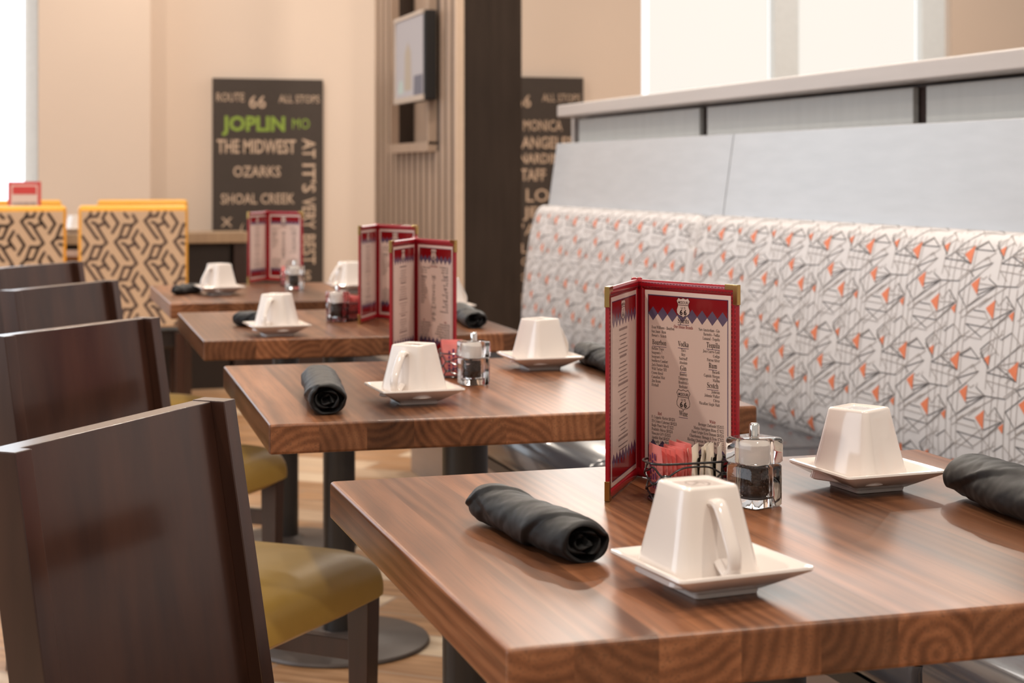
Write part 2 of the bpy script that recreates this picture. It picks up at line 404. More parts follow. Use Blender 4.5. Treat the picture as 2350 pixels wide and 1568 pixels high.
# ------------------------------------------------------------------ booth bench
bq = tag(empty('booth_bench', (1.2, YE, 0)), 'long built-in booth bench, white back printed with black lines and orange triangles', 'bench')
def prof(pts, n=8): return [(p.x, p.y) for p in spline([Vector((a, c, 0)) for a, c in pts], n)]
BACK = prof([(1.995, .975), (1.965, .992), (1.935, .972), (1.915, .905), (1.902, .83), (1.888, .72), (1.877, .60), (1.878, .51), (1.895, .455)], 6)
arc = [0]
for a, c in zip(BACK, BACK[1:]): arc.append(arc[-1]+math.dist(a, c))
def on_back(v):
    v = max(0, min(arc[-1]-1e-6, v)); i = max(k for k in range(len(arc)) if arc[k] <= v); t = (v-arc[i])/(arc[i+1]-arc[i])
    (x0, z0), (x1, z1) = BACK[i], BACK[i+1]; nx, nz_ = -(z0-z1), -(x1-x0); l = math.hypot(nx, nz_)
    nx, nz_ = nx/l, -nz_/l
    if nx > 0 and nz_ < 0: nx, nz_ = -nx, -nz_
    return x0+(x1-x0)*t, z0+(z1-z0)*t, nx, abs(nz_) if t >= 0 and z0 > .9 else nz_
def bulge(y, y0, y1):       # soften cushion ends
    d = min(abs(y-y0), abs(y1-y)); return 0 if d > .05 else .028*(1-math.sqrt(max(0, 1-(1-d/.05)**2)))
TRI = [((315, 145), (408, 65), (378, 265)), ((470, 420), (572, 330), (543, 545)), ((705, 505), (762, 455), (743, 568)), ((680, 1097), (788, 995), (753, 1215)), ((1052, 1070), (1112, 1030), (1095, 1150))]
SEG = '''588 175 408 140 1;588 175 385 215 0;588 175 378 268 0;588 175 500 85 0;500 85 515 40 1;588 175 800 193 0;588 175 270 400 0;690 190 285 450 1;408 65 440 95 1;
440 95 480 60 1;800 193 925 85 1;925 85 1150 0 0;790 330 1015 130 0;790 330 870 500 0;685 290 762 430 0;572 330 600 400 1;600 400 685 290 1;685 360 762 430 1;570 430 762 440 1;
762 430 545 550 0;762 430 530 645 0;250 500 470 540 1;340 440 460 460 0;250 595 530 645 0;250 595 410 745 0;410 745 530 650 1;455 460 530 645 1;870 500 880 560 1;880 560 950 500 1;
530 650 610 760 1;620 770 730 690 0;730 690 815 820 1;815 820 570 1050 0;815 820 1030 860 1;500 790 400 880 0;640 710 500 790 1;400 880 470 1080 0;905 950 995 1080 0;905 950 790 1030 1;
788 1045 995 1080 0;788 1045 905 970 0;560 1060 680 1097 1;560 1060 753 1215 0;560 1060 780 1000 1;460 1135 560 1065 0;460 1135 670 1175 0;670 1175 753 1215 0;450 1220 740 1290 1;
450 1220 520 1340 1;740 1290 930 1140 1;930 1140 970 1230 1;970 1230 850 1340 1;740 1290 790 1370 0;740 1290 620 1390 1;1010 1010 1130 910 1;1010 1010 1095 1180 0;995 1080 1110 950 1;
500 790 590 940 1;615 720 640 660 1;820 620 1100 400 1;840 880 1150 622 1;600 1180 800 1010 1;530 650 700 510 1;900 1180 1010 1100 1;1010 500 1150 390 1;870 500 1020 370 1;640 1240 700 1190 1;790 565 870 500 1;640 1060 640 940 1;700 930 905 760 1;430 1010 560 900 1;560 720 470 1080 1'''
SEG = [tuple(int(k) for k in s.split()) for s in SEG.replace('\n', '').split(';')]
UV0 = (965, 245); UC, VC = .209, .222
def cell(X, Y):
    X -= UV0[0]; Y -= UV0[1]; D = 615*1215+165*92
    u = (1215*X+165*Y)/D; v = (615*Y-92*X)/D
    return u*UC, v*VC
vB = arc[min(range(len(BACK)), key=lambda k: abs(BACK[k][1]-.886)+(0 if BACK[k][0] < 1.95 else 9))]
uB = -2.985
VERT = [-.62, -.50, -.40, -.27, -.17, -.08]
def back_cushion(y0, y1):
    b = BM(); n = max(8, int((y1-y0)/.1)); ys = [y0+.0, y0+.008, y0+.02, y0+.05]+[y0+.05+(y1-y0-.1)*k/n for k in range(1, n)]+[y1-.05, y1-.02, y1-.008, y1]
    rings = []
    for y in ys:
        e = bulge(y, y0, y1); ring = []
        for i, (x, z) in enumerate(BACK):
            ring.append((x+e*(1 if x < 1.96 else 0), y-YE, z-e*(1 if z > .9 else 0)))
        rings.append([(2.02, y-YE, .455), (2.02, y-YE, .97)]+ring)
    loft(b, rings)
    for f in b.faces: f.smooth = True
    def fn(u, v):
        y = -u; e = bulge(y, y0, y1); v = max(.001, min(arc[-1]-.002, v)); i = max(k for k in range(len(arc)) if arc[k] <= v); i = min(i, len(arc)-2)
        t = (v-arc[i])/(arc[i+1]-arc[i]); (xa, za), (xb, zb) = BACK[i], BACK[i+1]; dx, dz = xb-xa, zb-za; l = math.hypot(dx, dz)
        nx, nz = dz/l, -dx/l; x = xa+dx*t; z = za+dz*t; g = .0008
        return (x+e*(1 if x < 1.96 else 0)+nx*g, y-YE, z-e*(1 if z > .9 else 0)+nz*g)
    ua, ub = -y1+.006, -y0-.006
    def line(p, q, w, mi):
        l = math.dist(p, q); k = max(1, int(l/.018))
        for j in range(k):
            a = (p[0]+(q[0]-p[0])*j/k, p[1]+(q[1]-p[1])*j/k); c = (p[0]+(q[0]-p[0])*(j+1)/k, p[1]+(q[1]-p[1])*(j+1)/k)
            if min(a[0], c[0]) < ua or max(a[0], c[0]) > ub or min(a[1], c[1]) < .004 or max(a[1], c[1]) > arc[-1]-.01: continue
            stroke(b, fn, [a, c], w, mi)
    i0 = int((ua-uB)/UC)-2; i1 = int((ub-uB)/UC)+2
    for i in range(i0, i1+1):
        for j in range(-2, 4):
            ou, ov = uB+i*UC, vB+j*VC
            for (a, c, d, e_, k) in SEG:
                p = cell(a, c); q = cell(d, e_)
                line((ou+p[0], ov+p[1]), (ou+q[0], ov+q[1]), .0021 if k == 0 else .0017, 1 if k == 0 else 2)
            for k in VERT: line((ou+k*UC, ov), (ou+k*UC, ov+VC*(.93 if k in (-.62, -.27) else 1)), .0017, 2)
            for tr in TRI:
                p = [(ou+cell(*t)[0], ov+cell(*t)[1]) for t in tr]
                if min(t[0] for t in p) < ua or max(t[0] for t in p) > ub or min(t[1] for t in p) < .004 or max(t[1] for t in p) > arc[-1]-.01: continue
                L, T, B2 = p; m = ((T[0]+B2[0])/2, (T[1]+B2[1])/2); mm = ((L[0]+T[0])/2, (L[1]+T[1])/2); nn = ((L[0]+B2[0])/2, (L[1]+B2[1])/2)
                f2 = lambda u, v: tuple(a+(-.0004 if n_ == 0 else 0) for n_, a in enumerate(fn(u, v)))
                for t3 in ((L, mm, nn), (mm, T, m), (mm, m, nn), (nn, m, B2)): poly(b, f2, t3, 3)
    o = finish('back_cushion', b, ['fabric', 'line', 'line2', 'orange'], bq, loc=(-1.2, 0, 0), recalc=False)
    return o
back_cushion(4.484, YE); back_cushion(.75, 4.468)
for a, c in ((4.432, YE), (.75, 4.426)):
    b = BM(); P = [(1.99, .95), (2.045, .95), (2.085, 1.228), (2.03, 1.228)]
    loft(b, [[(x-1.2, y-YE, z) for x, z in P] for y in (a, c)]); finish('back_panel', b, 'silver', bq, bevel=.0025)
SP = prof([(1.90, .40), (1.90, .468), (1.7, .482), (1.42, .484), (1.27, .474), (1.222, .445), (1.215, .40), (1.225, .362), (1.26, .352)], 5)
sl = [YE, 4.85, 3.45, 2.05, .75]
for a, c in zip(sl, sl[1:]):
    b = BM(); y0, y1 = c+.003, a-.003; rings = []
    for y, e in ((y0, .02), (y0+.006, .006), (y0+.02, 0), (y1-.02, 0), (y1-.006, .006), (y1, .02)):
        rings.append([(x-1.2+(e if x < 1.5 else 0), y-YE, z-(e if z > .42 else 0)) for x, z in SP])
    loft(b, rings); finish('seat_cushion', b, 'seat', bq, smooth=True, auto=60)
b = BM(); box(b, .03, .62, -5.3, 0, .325, .353); finish('seat_board', b, 'black', bq)
b = BM(); box(b, .25, .80, -5.3, -.01, .0, .325); finish('base', b, 'bench_base', bq, bevel=.003)
b = BM(); box(b, .805, .83, -5.3, -.005, .30, .95); finish('back_frame', b, 'silver', bq)

# ------------------------------------------------------------------ tables
TT = .76; TK = .043
def make_table(w, d):
    t = empty('dining_table', (0, 0, 0)); tag(t, cat='table', group='butcher block tables along the booth')
    b = BM(); box(b, -w/2, w/2, -d/2, d/2, TT-TK, TT); finish('tabletop', b, 'walnut', t, bevel=.0045, seg=3)
    b = BM(); loft(b, [circ(.038, .03), circ(.038, TT-TK-.012)]); finish('post', b, 'metal', t, smooth=True)
    b = BM(); loft(b, [circ(.21, 0, 56), circ(.215, .004, 56), circ(.212, .010, 56), circ(.17, .017, 56), circ(.06, .026, 56), circ(.045, .034, 56)]); finish('base_plate', b, 'base', t, smooth=True, auto=25)
    b = BM(); box(b, -w*.36, w*.36, -.03, .03, TT-TK-.012, TT-TK-.001); box(b, -.03, .03, -d*.36, d*.36, TT-TK-.0125, TT-TK-.0015); finish('support_bracket', b, 'metal', t)
    return t
tabs = [  # centre x, y, rot, w, d, label
 (.733, 1.517, 0, .76, .70, 'walnut butcher block table nearest the viewer, largest in the foreground'),
 (.733, 2.665, R(-2.2), .735, .735, 'walnut butcher block table second from the viewer, end grain blocks facing front'),
 (.756, 3.875, R(-1.4), .70, .735, 'walnut butcher block table third from the viewer, between the second and the farthest'),
 (.80, 4.93, R(-.6), .74, .76, 'walnut butcher block table farthest along the booth, beside the slatted wall')]
for x, y, r, w, d, lab in tabs:
    t = make_table(w, d); t.location = (x, y, 0); t.rotation_euler[2] = r; t['label'] = lab

# ------------------------------------------------------------------ dark wooden chairs
def make_chair():
    t = empty('dining_chair', (0, 0, 0)); tag(t, cat='chair', group='dark wooden chairs at the booth tables')
    Wd = .40; HB = .85; ln = .052/.324; zs = .44
    def bx(z): return -(z-zs)*ln if z > zs else -(zs-z)*.12        # front face of the back at height z
    th = .042
    # origin: middle of the back's foot line; +X is forward
    b = BM()
    def slab(bm, y0, y1, z0, z1, f0, f1, mi=0):
        rings = []
        for z in (z0, z1):
            x = bx(z); rings.append([(x-f1, y0, z), (x-f0, y0, z), (x-f0, y1, z), (x-f1, y1, z)])
        loft(bm, rings, mi=mi)
    slab(b, -Wd/2+.0255, Wd/2-.0255, .50, HB-.001, .017, th)
    finish('backrest', b, 'chair', t, bevel=.0015)
    for s in (-1, 1):
        b = BM(); y0 = s*Wd/2; y1 = s*(Wd/2-.026); a, c = min(y0, y1), max(y0, y1); rings = []
        for z in (0, .2, zs, .6, HB): x = bx(z); tt = th if z >= zs else th*.9; rings.append([(x-tt, a, z), (x, a, z), (x, c, z), (x-tt, c, z)])
        loft(b, rings); finish('rear_leg', b, 'chair', t, bevel=.0015)
    b = BM(); D = .405; Wf = .45; Wr = .40
    rings = []; spec = [(.345, -.05, .03), (.362, -.004, .035), (.39, .0, .04), (.420, .003, .045), (.446, -.004, .05), (.463, -.022, .055), (.476, -.06, .06), (.484, -.12, .05)]
    def seatring(z, e, r, droop):
        out = []
        for cx, sy, a0 in ((D-r, 1, 0), (r*.4, 1, 90), (r*.4, -1, 180), (D-r, -1, 270)):
            for i in range(7):
                a = R(a0+90*i/6); x = cx+(r if cx > .2 else r*.4)*cos(a); hwid = (Wr+(Wf-Wr)*max(0, x)/D)/2
                y = sy*(hwid-r)+r*sin(a); sc = 1+e/.23
                X = D/2+(x-D/2)*(1+e/.24); Y = y*sc
                zz = z
                if droop: zz = z+.045*min(1, (abs(Y)/.2)**4+0)*1.0
                out.append((X, Y, zz))
        return out
    for z, e, r in spec: rings.append(seatring(z, e, r, z < .38))
    loft(b, rings); finish('seat', b, 'vinyl', t, smooth=True, auto=50, sub=1)
    for s in (-1, 1):
        b = BM(); y = s*.19; loft(b, [[(.352, y-.015, 0), (.382, y-.015, 0), (.382, y+.015, 0), (.352, y+.015, 0)], [(.348, y-.02, .41), (.390, y-.02, .41), (.390, y+.02, .41), (.348, y+.02, .41)]])
        finish('front_leg', b, 'chair', t, bevel=.0015)
        b = BM(); y = s*.185; box(b, -.04, .36, y-.011, y+.011, .285, .32); finish('side_stretcher', b, 'chair', t, bevel=.0015)
    b = BM(); box(b, .01, .36, -.15, .15, .372, .41); finish('seat_frame', b, 'chair', t)
    return t
ch = make_chair()
def chair_at(px, py, ang, lab):    # px,py: top front corner of the right-hand post
    x, y = W(px, py, .85); a = R(ang)          # bar direction measured from +y towards +x
    fx, fy = cos(a), -sin(a); ux, uy = sin(a), cos(a)
    top = .41*.052/.324
    cx = x-ux*.20+fx*top; cy = y-uy*.20+fy*top
    return clone(ch, (cx, cy, 0), -a, lab)
chair_at(540, 915, 38, 'dark stained wooden chair nearest the viewer, its back filling the lower left')
chair_at(367, 728, 42.5, 'dark wooden chair with mustard seat at the second table, behind the nearest chair')
chair_at(272, 643, 38, 'dark wooden chair third in the row, beside the third table')
chair_at(191, 600, 37, 'dark wooden chair farthest in the row, in front of the patterned chairs')

# ------------------------------------------------------------------ cups and saucers
def make_saucer():
    b = BM(); hw = .0635
    rings = [rsq(.030, 0, .005), rsq(.031, .004, .005), rsq(.0335, .0045, .006), rsq(hw-.001, .0215, .006), rsq(hw+.0006, .0235, .006), rsq(hw, .0255, .006), rsq(hw-.003, .0258, .005), rsq(hw-.007, .0235, .005), rsq(.040, .0115, .008), rsq(.036, .0095, .008), rsq(.02, .009, .008)]
    loft(b, rings); s = finish('saucer', b, 'china', smooth=True, auto=32)
    return tag(s, cat='saucer', group='square white saucers under the cups')
def make_mug():
    r0 = empty('coffee_cup', (0, 0, 0)); tag(r0, cat='cup', group='white square cups set upside down on saucers')
    b = BM(); hb, ht, hh = .0435, .0265, .079
    rings = []
    rings += [rsq(hb-.008, .030, .014), rsq(hb-.0035, .004, .015), rsq(hb-.003, .0008, .015), rsq(hb-.0012, 0, .016), rsq(hb, .0012, .016)]
    for k in range(1, 9):
        t = k/8; rings.append(rsq(hb+(ht-hb)*t**.93, .0012+(hh-.004)*t, .016-.009*t))
    rings += [rsq(ht-.0006, hh-.0012, .0068), rsq(ht-.0022, hh, .006), rsq(ht-.0045, hh+.0002, .005), rsq(ht-.0062, hh-.0014, .004)]
    loft(b, rings); finish('cup_body', b, 'china', r0, smooth=True, auto=38)
    b = BM(); P = [(.0285, 0, .066), (.036, 0, .0665), (.043, 0, .059), (.052, 0, .045), (.060, 0, .030), (.0605, 0, .018), (.054, 0, .0115), (.047, 0, .0150), (.0405, 0, .020)]
    pts = spline(P, 5); n = len(pts); rings = []
    for i, p in enumerate(pts):
        a = pts[max(0, i-1)]; c = pts[min(n-1, i+1)]; t = (c-a).normalized(); nn = Vector((t.z, 0, -t.x)); q = i/(n-1)
        wy = .0075*(1-.15*sin(pi*q)); tn = .0042
        rings.append([p+Vector((0, wy*cos(2*pi*k/12), 0))+nn*(tn*sin(2*pi*k/12)) for k in range(12)])
    loft(b, rings); finish('handle', b, 'china', r0, smooth=True)
    b = BM(); fn = lambda u, v: (u, v, hh-.00135)
    for a0, a1, rr in ((20, 160, .012), (200, 340, .012), (60, 120, .006)):
        pts = [(rr*cos(R(a0+(a1-a0)*k/8)), rr*.8*sin(R(a0+(a1-a0)*k/8))) for k in range(9)]; stroke(b, fn, pts, .0016, 0)
    stroke(b, fn, [(-.004, .004), (.003, -.005)], .003, 0); stroke(b, fn, [(-.010, -.002), (-.006, .002)], .003, 0)
    finish('base_stamp', b, 'stamp', r0)
    return r0
sau, mug = make_saucer(), make_mug()
def place(px, py, srot, mrot, slab, mlab, dx=0, dy=0):
    x, y = W(px, py, TT+.0255)
    clone(sau, (x, y, TT+.0004), R(srot), slab); clone(mug, (x+dx, y+dy, TT+.0112), R(mrot), mlab)
place(1629, 1281, 6.5, -84, 'square white saucer at the front of the nearest table', 'upturned white cup nearest the viewer, handle towards the viewer', -.010, .003)
place(1988, 1067, 4, 30, 'square white saucer by the booth side of the nearest table', 'upturned white cup beside the black napkin at the right edge of the photo', -.008, .002)
place(950, 885, 2, -133, 'square white saucer at the front left of the second table', 'upturned white cup in front of the wire basket on the second table')
place(1239, 813, 0, 20, 'square white saucer at the booth side of the second table', 'upturned white cup between the salt mill and the napkin on the second table')
place(635, 742, 3, -125, 'square white saucer in front of the curled napkin on the third table', 'upturned white cup at the left of the third table')
place(1022, 697, 0, 20, 'square white saucer behind the menu on the third table', 'upturned white cup mostly hidden behind the red menu of the second table')
place(503, 656, 5, -150, 'square white saucer at the left of the farthest booth table', 'upturned white cup beside a black napkin on the farthest booth table')
place(802, 651, 0, -165, 'square white saucer at the far right of the farthest booth table', 'upturned white cup with big round handle, behind the third table menu')

# ------------------------------------------------------------------ rolled napkins
def napkin(ax, ay, bx_, by_, r, flat, seed, label, twist=2.2, taper=.5, open_=True):
    rnd = random.Random(seed); L = math.dist((ax, ay), (bx_, by_)); ang = math.atan2(by_-ay, bx_-ax)
    b = BM(); n = 110; m = 150; rings = []
    ph = [rnd.uniform(0, 6) for _ in range(6)]
    def rad(t, th):
        w = ((th/(2*pi)+twist*t+ph[0]) % 1.0)
        fold = .17*(w-.5) if w < .955 else .17*(.455-(w-.955)/.045*.955)
        w2 = ((th/(2*pi)-twist*.45*t+ph[3]) % 1.0); fold += .10*(w2-.5) if w2 < .94 else .10*(.44-(w2-.94)/.06*.94)
        w3 = ((th/(2*pi)*2+twist*2.6*t+ph[2]) % 1.0); fold += .05*(w3-.5) if w3 < .85 else .05*(.35-(w3-.85)/.15*.85)
        q = Vector((t*L*38+ph[1], cos(th)*.9, sin(th)*.9)); fold += .075*noise.noise(q)+.03*noise.noise(q*2.7)+.025*noise.noise(Vector((t*L*15, cos(th+t*5)*2.4, sin(th+t*5)*2.4)))
        e = 1.0
        if t < .14: e = taper+(1-taper)*math.sqrt(max(0, 1-(1-t/.14)**2))
        if t > .97: e = .93+.07*math.sqrt(max(0, 1-((t-.97)/.03)**2))
        return r*(1+fold)*e
    for i in range(m+1):
        t = i/m; ring = []; cz = r*flat
        for k in range(n):
            th = 2*pi*k/n; q = rad(t, th); y = q*cos(th)*1.08; z = cz+q*sin(th)*flat
            x = (t-.5)*L+(.10*r*sin(th+1) if t < .05 else 0)
            ring.append((x, y+.0025*sin(5*t+ph[5]), max(.0005, z)))
        rings.append(ring)
    if open_:      # rolled end: layered spiral
        for j, (s, dx) in enumerate([(.93, .001), (.84, -.002), (.80, -.020), (.72, -.022), (.69, -.004), (.62, .0), (.54, -.003), (.50, -.018), (.42, -.02), (.38, -.006), (.28, -.003), (.20, -.012), (.08, -.016)]):
            last = rings[m]; cy = sum(p[1] for p in last)/n; cz = sum(p[2] for p in last)/n
            rings.append([(L/2+dx+.004*sin(2*pi*k/n+j*.3), cy+(last[k][1]-cy)*s+.002*sin(2*pi*k/n*2+j), cz+(last[k][2]-cz)*s*(.95)-.001+.0015*cos(2*pi*k/n*3+j)) for k in range(n)])
    else:
        last = rings[m]; cy = sum(p[1] for p in last)/n; cz = sum(p[2] for p in last)/n
        for s, dx in ((.86, .006), (.6, .010), (.2, .011)): rings.append([(L/2+dx, cy+(p[1]-cy)*s, cz+(p[2]-cz)*s) for p in last])
    first = rings[0]; cy = sum(p[1] for p in first)/n; cz = sum(p[2] for p in first)/n
    rings = [[(-L/2+dx+(p[0]+L/2)*s, cy+(p[1]-cy)*s, cz+(p[2]-cz)*s) for p in first] for s, dx in ((.15, -.010), (.6, -.009), (.88, -.0045))]+rings
    loft(b, rings)
    o = finish('rolled_napkin', b, 'cloth', smooth=True, auto=0, loc=((ax+bx_)/2, (ay+by_)/2, TT), rotz=ang)
    return tag(o, label, 'napkin', 'black cloth napkin rolls on the tables')
ends = [ # left/far end, right/near end
 ((1107, 1156), (1346, 1247), .0235, .86, 3, 'twisted black cloth napkin roll at the front left of the nearest table', 1.5, .62, True),
 ((2222, 1103), (2437, 1180), .031, .80, 8, 'plump black cloth napkin roll cut off by the right edge of the photo', .5, .8, False),
 ((727, 872), (755, 925), .0265, .86, 5, 'black cloth napkin roll seen end-on at the left of the second table', .9, .7, True),
 ((1338, 806), (1430, 842), .024, .84, 12, 'black cloth napkin roll behind the nearest menu, on the second table', 1.3, .7, False),
 ((552, 729), (622, 737), .022, .80, 21, 'black cloth napkin roll behind the cup at the left of the third table', 1.1, .75, False),
 ((1050, 712), (1092, 737), .024, .85, 31, 'black cloth napkin roll at the booth side of the third table', .8, .7, True),
 ((404, 664), (450, 658), .020, .72, 44, 'crumpled black cloth napkin at the left of the farthest booth table', 1.8, .4, False)]
for (a, c, r, fl, sd, lab, tw, tp, op) in ends:
    p = W(*a, TT+.018); q = W(*c, TT+.018); napkin(*p, *q, r, fl, sd, lab, tw, tp, op)

# ------------------------------------------------------------------ menus
MW, MH = .157, .228
def shield(bm, fn, u, v, w, h, fillmi, inkmi, text=True):
    out = [(-.5, .34), (-.36, .5), (-.18, .44), (0, .5), (.18, .44), (.36, .5), (.5, .34), (.41, .2), (.40, .08), (.49, -.1), (.47, -.27), (.3, -.38), (.08, -.42), (0, -.5), (-.08, -.42), (-.3, -.38), (-.47, -.27), (-.49, -.1), (-.40, .08), (-.41, .2)]
    P = [(u+a*w, v+c*h) for a, c in out]
    if fillmi is not None:
        for a, c in zip(P, P[1:]+P[:1]): poly(bm, lambda x, y: fn(x, y, .6), [(u, v), a, c], fillmi)
    f2 = lambda x, y: fn(x, y, 1.2)
    stroke(bm, f2, P, w*.028, inkmi, True); stroke(bm, f2, [(u-.4*w, v+.14*h), (u+.4*w, v+.14*h)], w*.03, inkmi)
    if text:
        put_text(bm, f2, 'MISSOURI', u, v+.20*h, h*.20, inkmi, 'C', width=w*.74, bold=.012)
        put_text(bm, f2, 'U S', u, v-.06*h, h*.17, inkmi, 'C', width=w*.34, bold=.01)
        for dx in (-.15, .15): put_text(bm, f2, '6', u+dx*w, v-.35*h, h*.36, inkmi, 'C', width=w*.23, bold=.035)
def page(bm, fn, kind):
    s0, s1, z0, z1 = .0145, .148, .0115, .2165; cx = (s0+s1)/2
    fb = lambda u, v: fn(u, v, 0)
    poly(bm, fb, [(s0, z0), (s1, z0), (s1, z1), (s0, z1)], 0)
    f3 = lambda u, v: fn(u, v, .3); a, c, d, e = s0+.0055, s1-.0055, z0+.0055, z1-.0055
    stroke(bm, f3, [(a, d), (c, d), (c, e), (a, e)], .0014, 2, True)
    n = 8; w = (c-a)/n
    for top in (1, 0):
        y0 = e if top else d; sg = -1 if top else 1
        ya, yb, yc = y0+sg*.013, y0+sg*.021, y0+sg*.029
        poly(bm, f3, [(a, y0), (c, y0), (c, ya), (a, ya)] if not top else [(a, ya), (c, ya), (c, y0), (a, y0)], 1)
        for k in range(n):
            x0, x1, xm = a+k*w, a+(k+1)*w, a+(k+.5)*w
            poly(bm, f3, [(x0, ya), (x1, ya), (x1, ya)][:2]+[(xm, yc*0+ya+sg*.0)], 1) if False else None
            poly(bm, f3, [(x0, ya), (xm, ya), (x0, yb)], 1); poly(bm, f3, [(xm, ya), (x1, ya), (x1, yb)], 1)
            poly(bm, lambda u, v: fn(u, v, .5), [(x0, yb), (x0+w*.5, ya), (x1, yb), (x0+w*.5, yc)], 2)
    shield(bm, fn, cx-.006, .199, .0205, .0225, 0, 3)
    ft = lambda u, v: fn(u, v, 1.0)
    if kind == 0:
        LX, CX, RX = .0255, .0755, .1305; sz = .0050
        def T(s, u, v, al, size=sz, mi=3, bold=-.006, xs=.66, ul=False):
            put_text(bm, ft, mbold(s), u, v, size, mi, al, xs=xs, bold=bold)
            if ul:
                wd_ = text_geo(mbold(s), bold)[2]*size*xs; x0 = u-{'L': 0, 'C': .5, 'R': 1}[al]*wd_
                stroke(bm, ft, [(x0, v-.0019), (x0+wd_, v-.0019)], .0006, 2)
        hd = dict(size=.0086, bold=.0, xs=.70, ul=True)
        T('Spirits', CX, .1818, 'C', **hd); T('Our House Brands', CX, .1758, 'C', size=.0052, mi=1, bold=0, xs=.70)
        for k, s in enumerate(['Evan Williams - Bourbon', 'San Juan - Rum', "Dewar's - Scotch"]): T(s, LX, .1728-.0047*k, 'L')
        for k, s in enumerate(['New Amsterdam - Gin', 'Burnetts - Vodka', 'Lunazul - Tequila']): T(s, RX, .1752-.0047*k, 'R')
        T('Bourbon', LX+.001, .1545, 'L', **hd)
        for k, s in enumerate(['Buffalo Trace', "Seagram's 7", "Seagram's VO", 'Southern Comfort', 'Jack Daniels Black', 'Wild Turkey 101', 'Crown Royal', 'Canadian Mist', 'Jim Beam', 'Fireball']): T(s, LX, .1485-.00465*k, 'L')
        T('Vodka', CX, .1555, 'C', **hd)
        for k, s in enumerate(["Tito's", 'Skyy', 'Smirnoff', 'Absolute']): T(s, CX, .1498-.00465*k, 'C')
        T('Gin', CX, .1285, 'C', **hd)
        for k, s in enumerate(['Bombay', 'Tanqueray', "Hendrick's", 'Beefeater']): T(s, CX, .1228-.00465*k, 'C')
        T('Tequila', RX, .1577, 'R', **hd)
        for k, s in enumerate(['Jose Cuervo Gold', 'Codigo', 'Patron Silver']): T(s, RX, .1518-.00465*k, 'R')
        T('Rum', RX-.004, .1352, 'R', **hd)
        for k, s in enumerate(['Bacardi', 'Captain Morgan', 'Malibu']): T(s, RX, .1296-.00465*k, 'R')
        T('Scotch', RX-.002, .1132, 'R', **hd)
        for k, s in enumerate(['Jameson', 'Johnnie Walker', 'Chivas', 'Macallan Single Malt']): T(s, RX, .1076-.00465*k, 'R')
        shield(bm, fn, CX, .0955, .0205, .0232, None, 3)
        T('Wine', CX, .0775, 'C', **hd)
        T('Red', LX+.010, .0745, 'L', size=.0052, mi=1, bold=0, xs=.7); T('White', RX-.006, .0742, 'R', size=.0052, mi=1, bold=0, xs=.7)
        for k, s in enumerate(['F. Coppola Merlot $8/$24', '19 Crimes Cabernet $8/$24', 'Bogle Pinot Noir $7/$22', 'Penfolds Shiraz $8/$24', 'Moscato GFV $5/$15', 'Apothic Red $8/$24', '7 Deadly Zins $8/$24', 'Cellars Nor', '1000']): T(s, LX, .0700-.00465*k, 'L')
        for k, s in enumerate(['Beringer Zinfandel $5/$15', 'Matua Sauvignon Blanc $7/$22', 'Pinot Grigio Ecco Domani $8/$24', 'Chardonnay Menage A Trois $7$22', 'Riesling Chateau Ste. Michelle $7/$22', 'Les Bourgeois Pink Fox $5/$15']): T(s, RX+.006, .0698-.00465*k, 'R')
    else:       # illegible small print
        rnd = random.Random(5); z = .178; k = 0
        while z > .045:
            big = k % 6 == 0; wd_ = rnd.uniform(.022, .05); x = cx-.006-wd_/2; xe = x+wd_
            while x < xe:
                l = rnd.uniform(.003, .007); stroke(bm, ft, [(x, z), (min(x+l, xe), z)], .0026 if big else .0013, 4); x += l+.0014
            z -= .0072 if big else .0046; k += 1
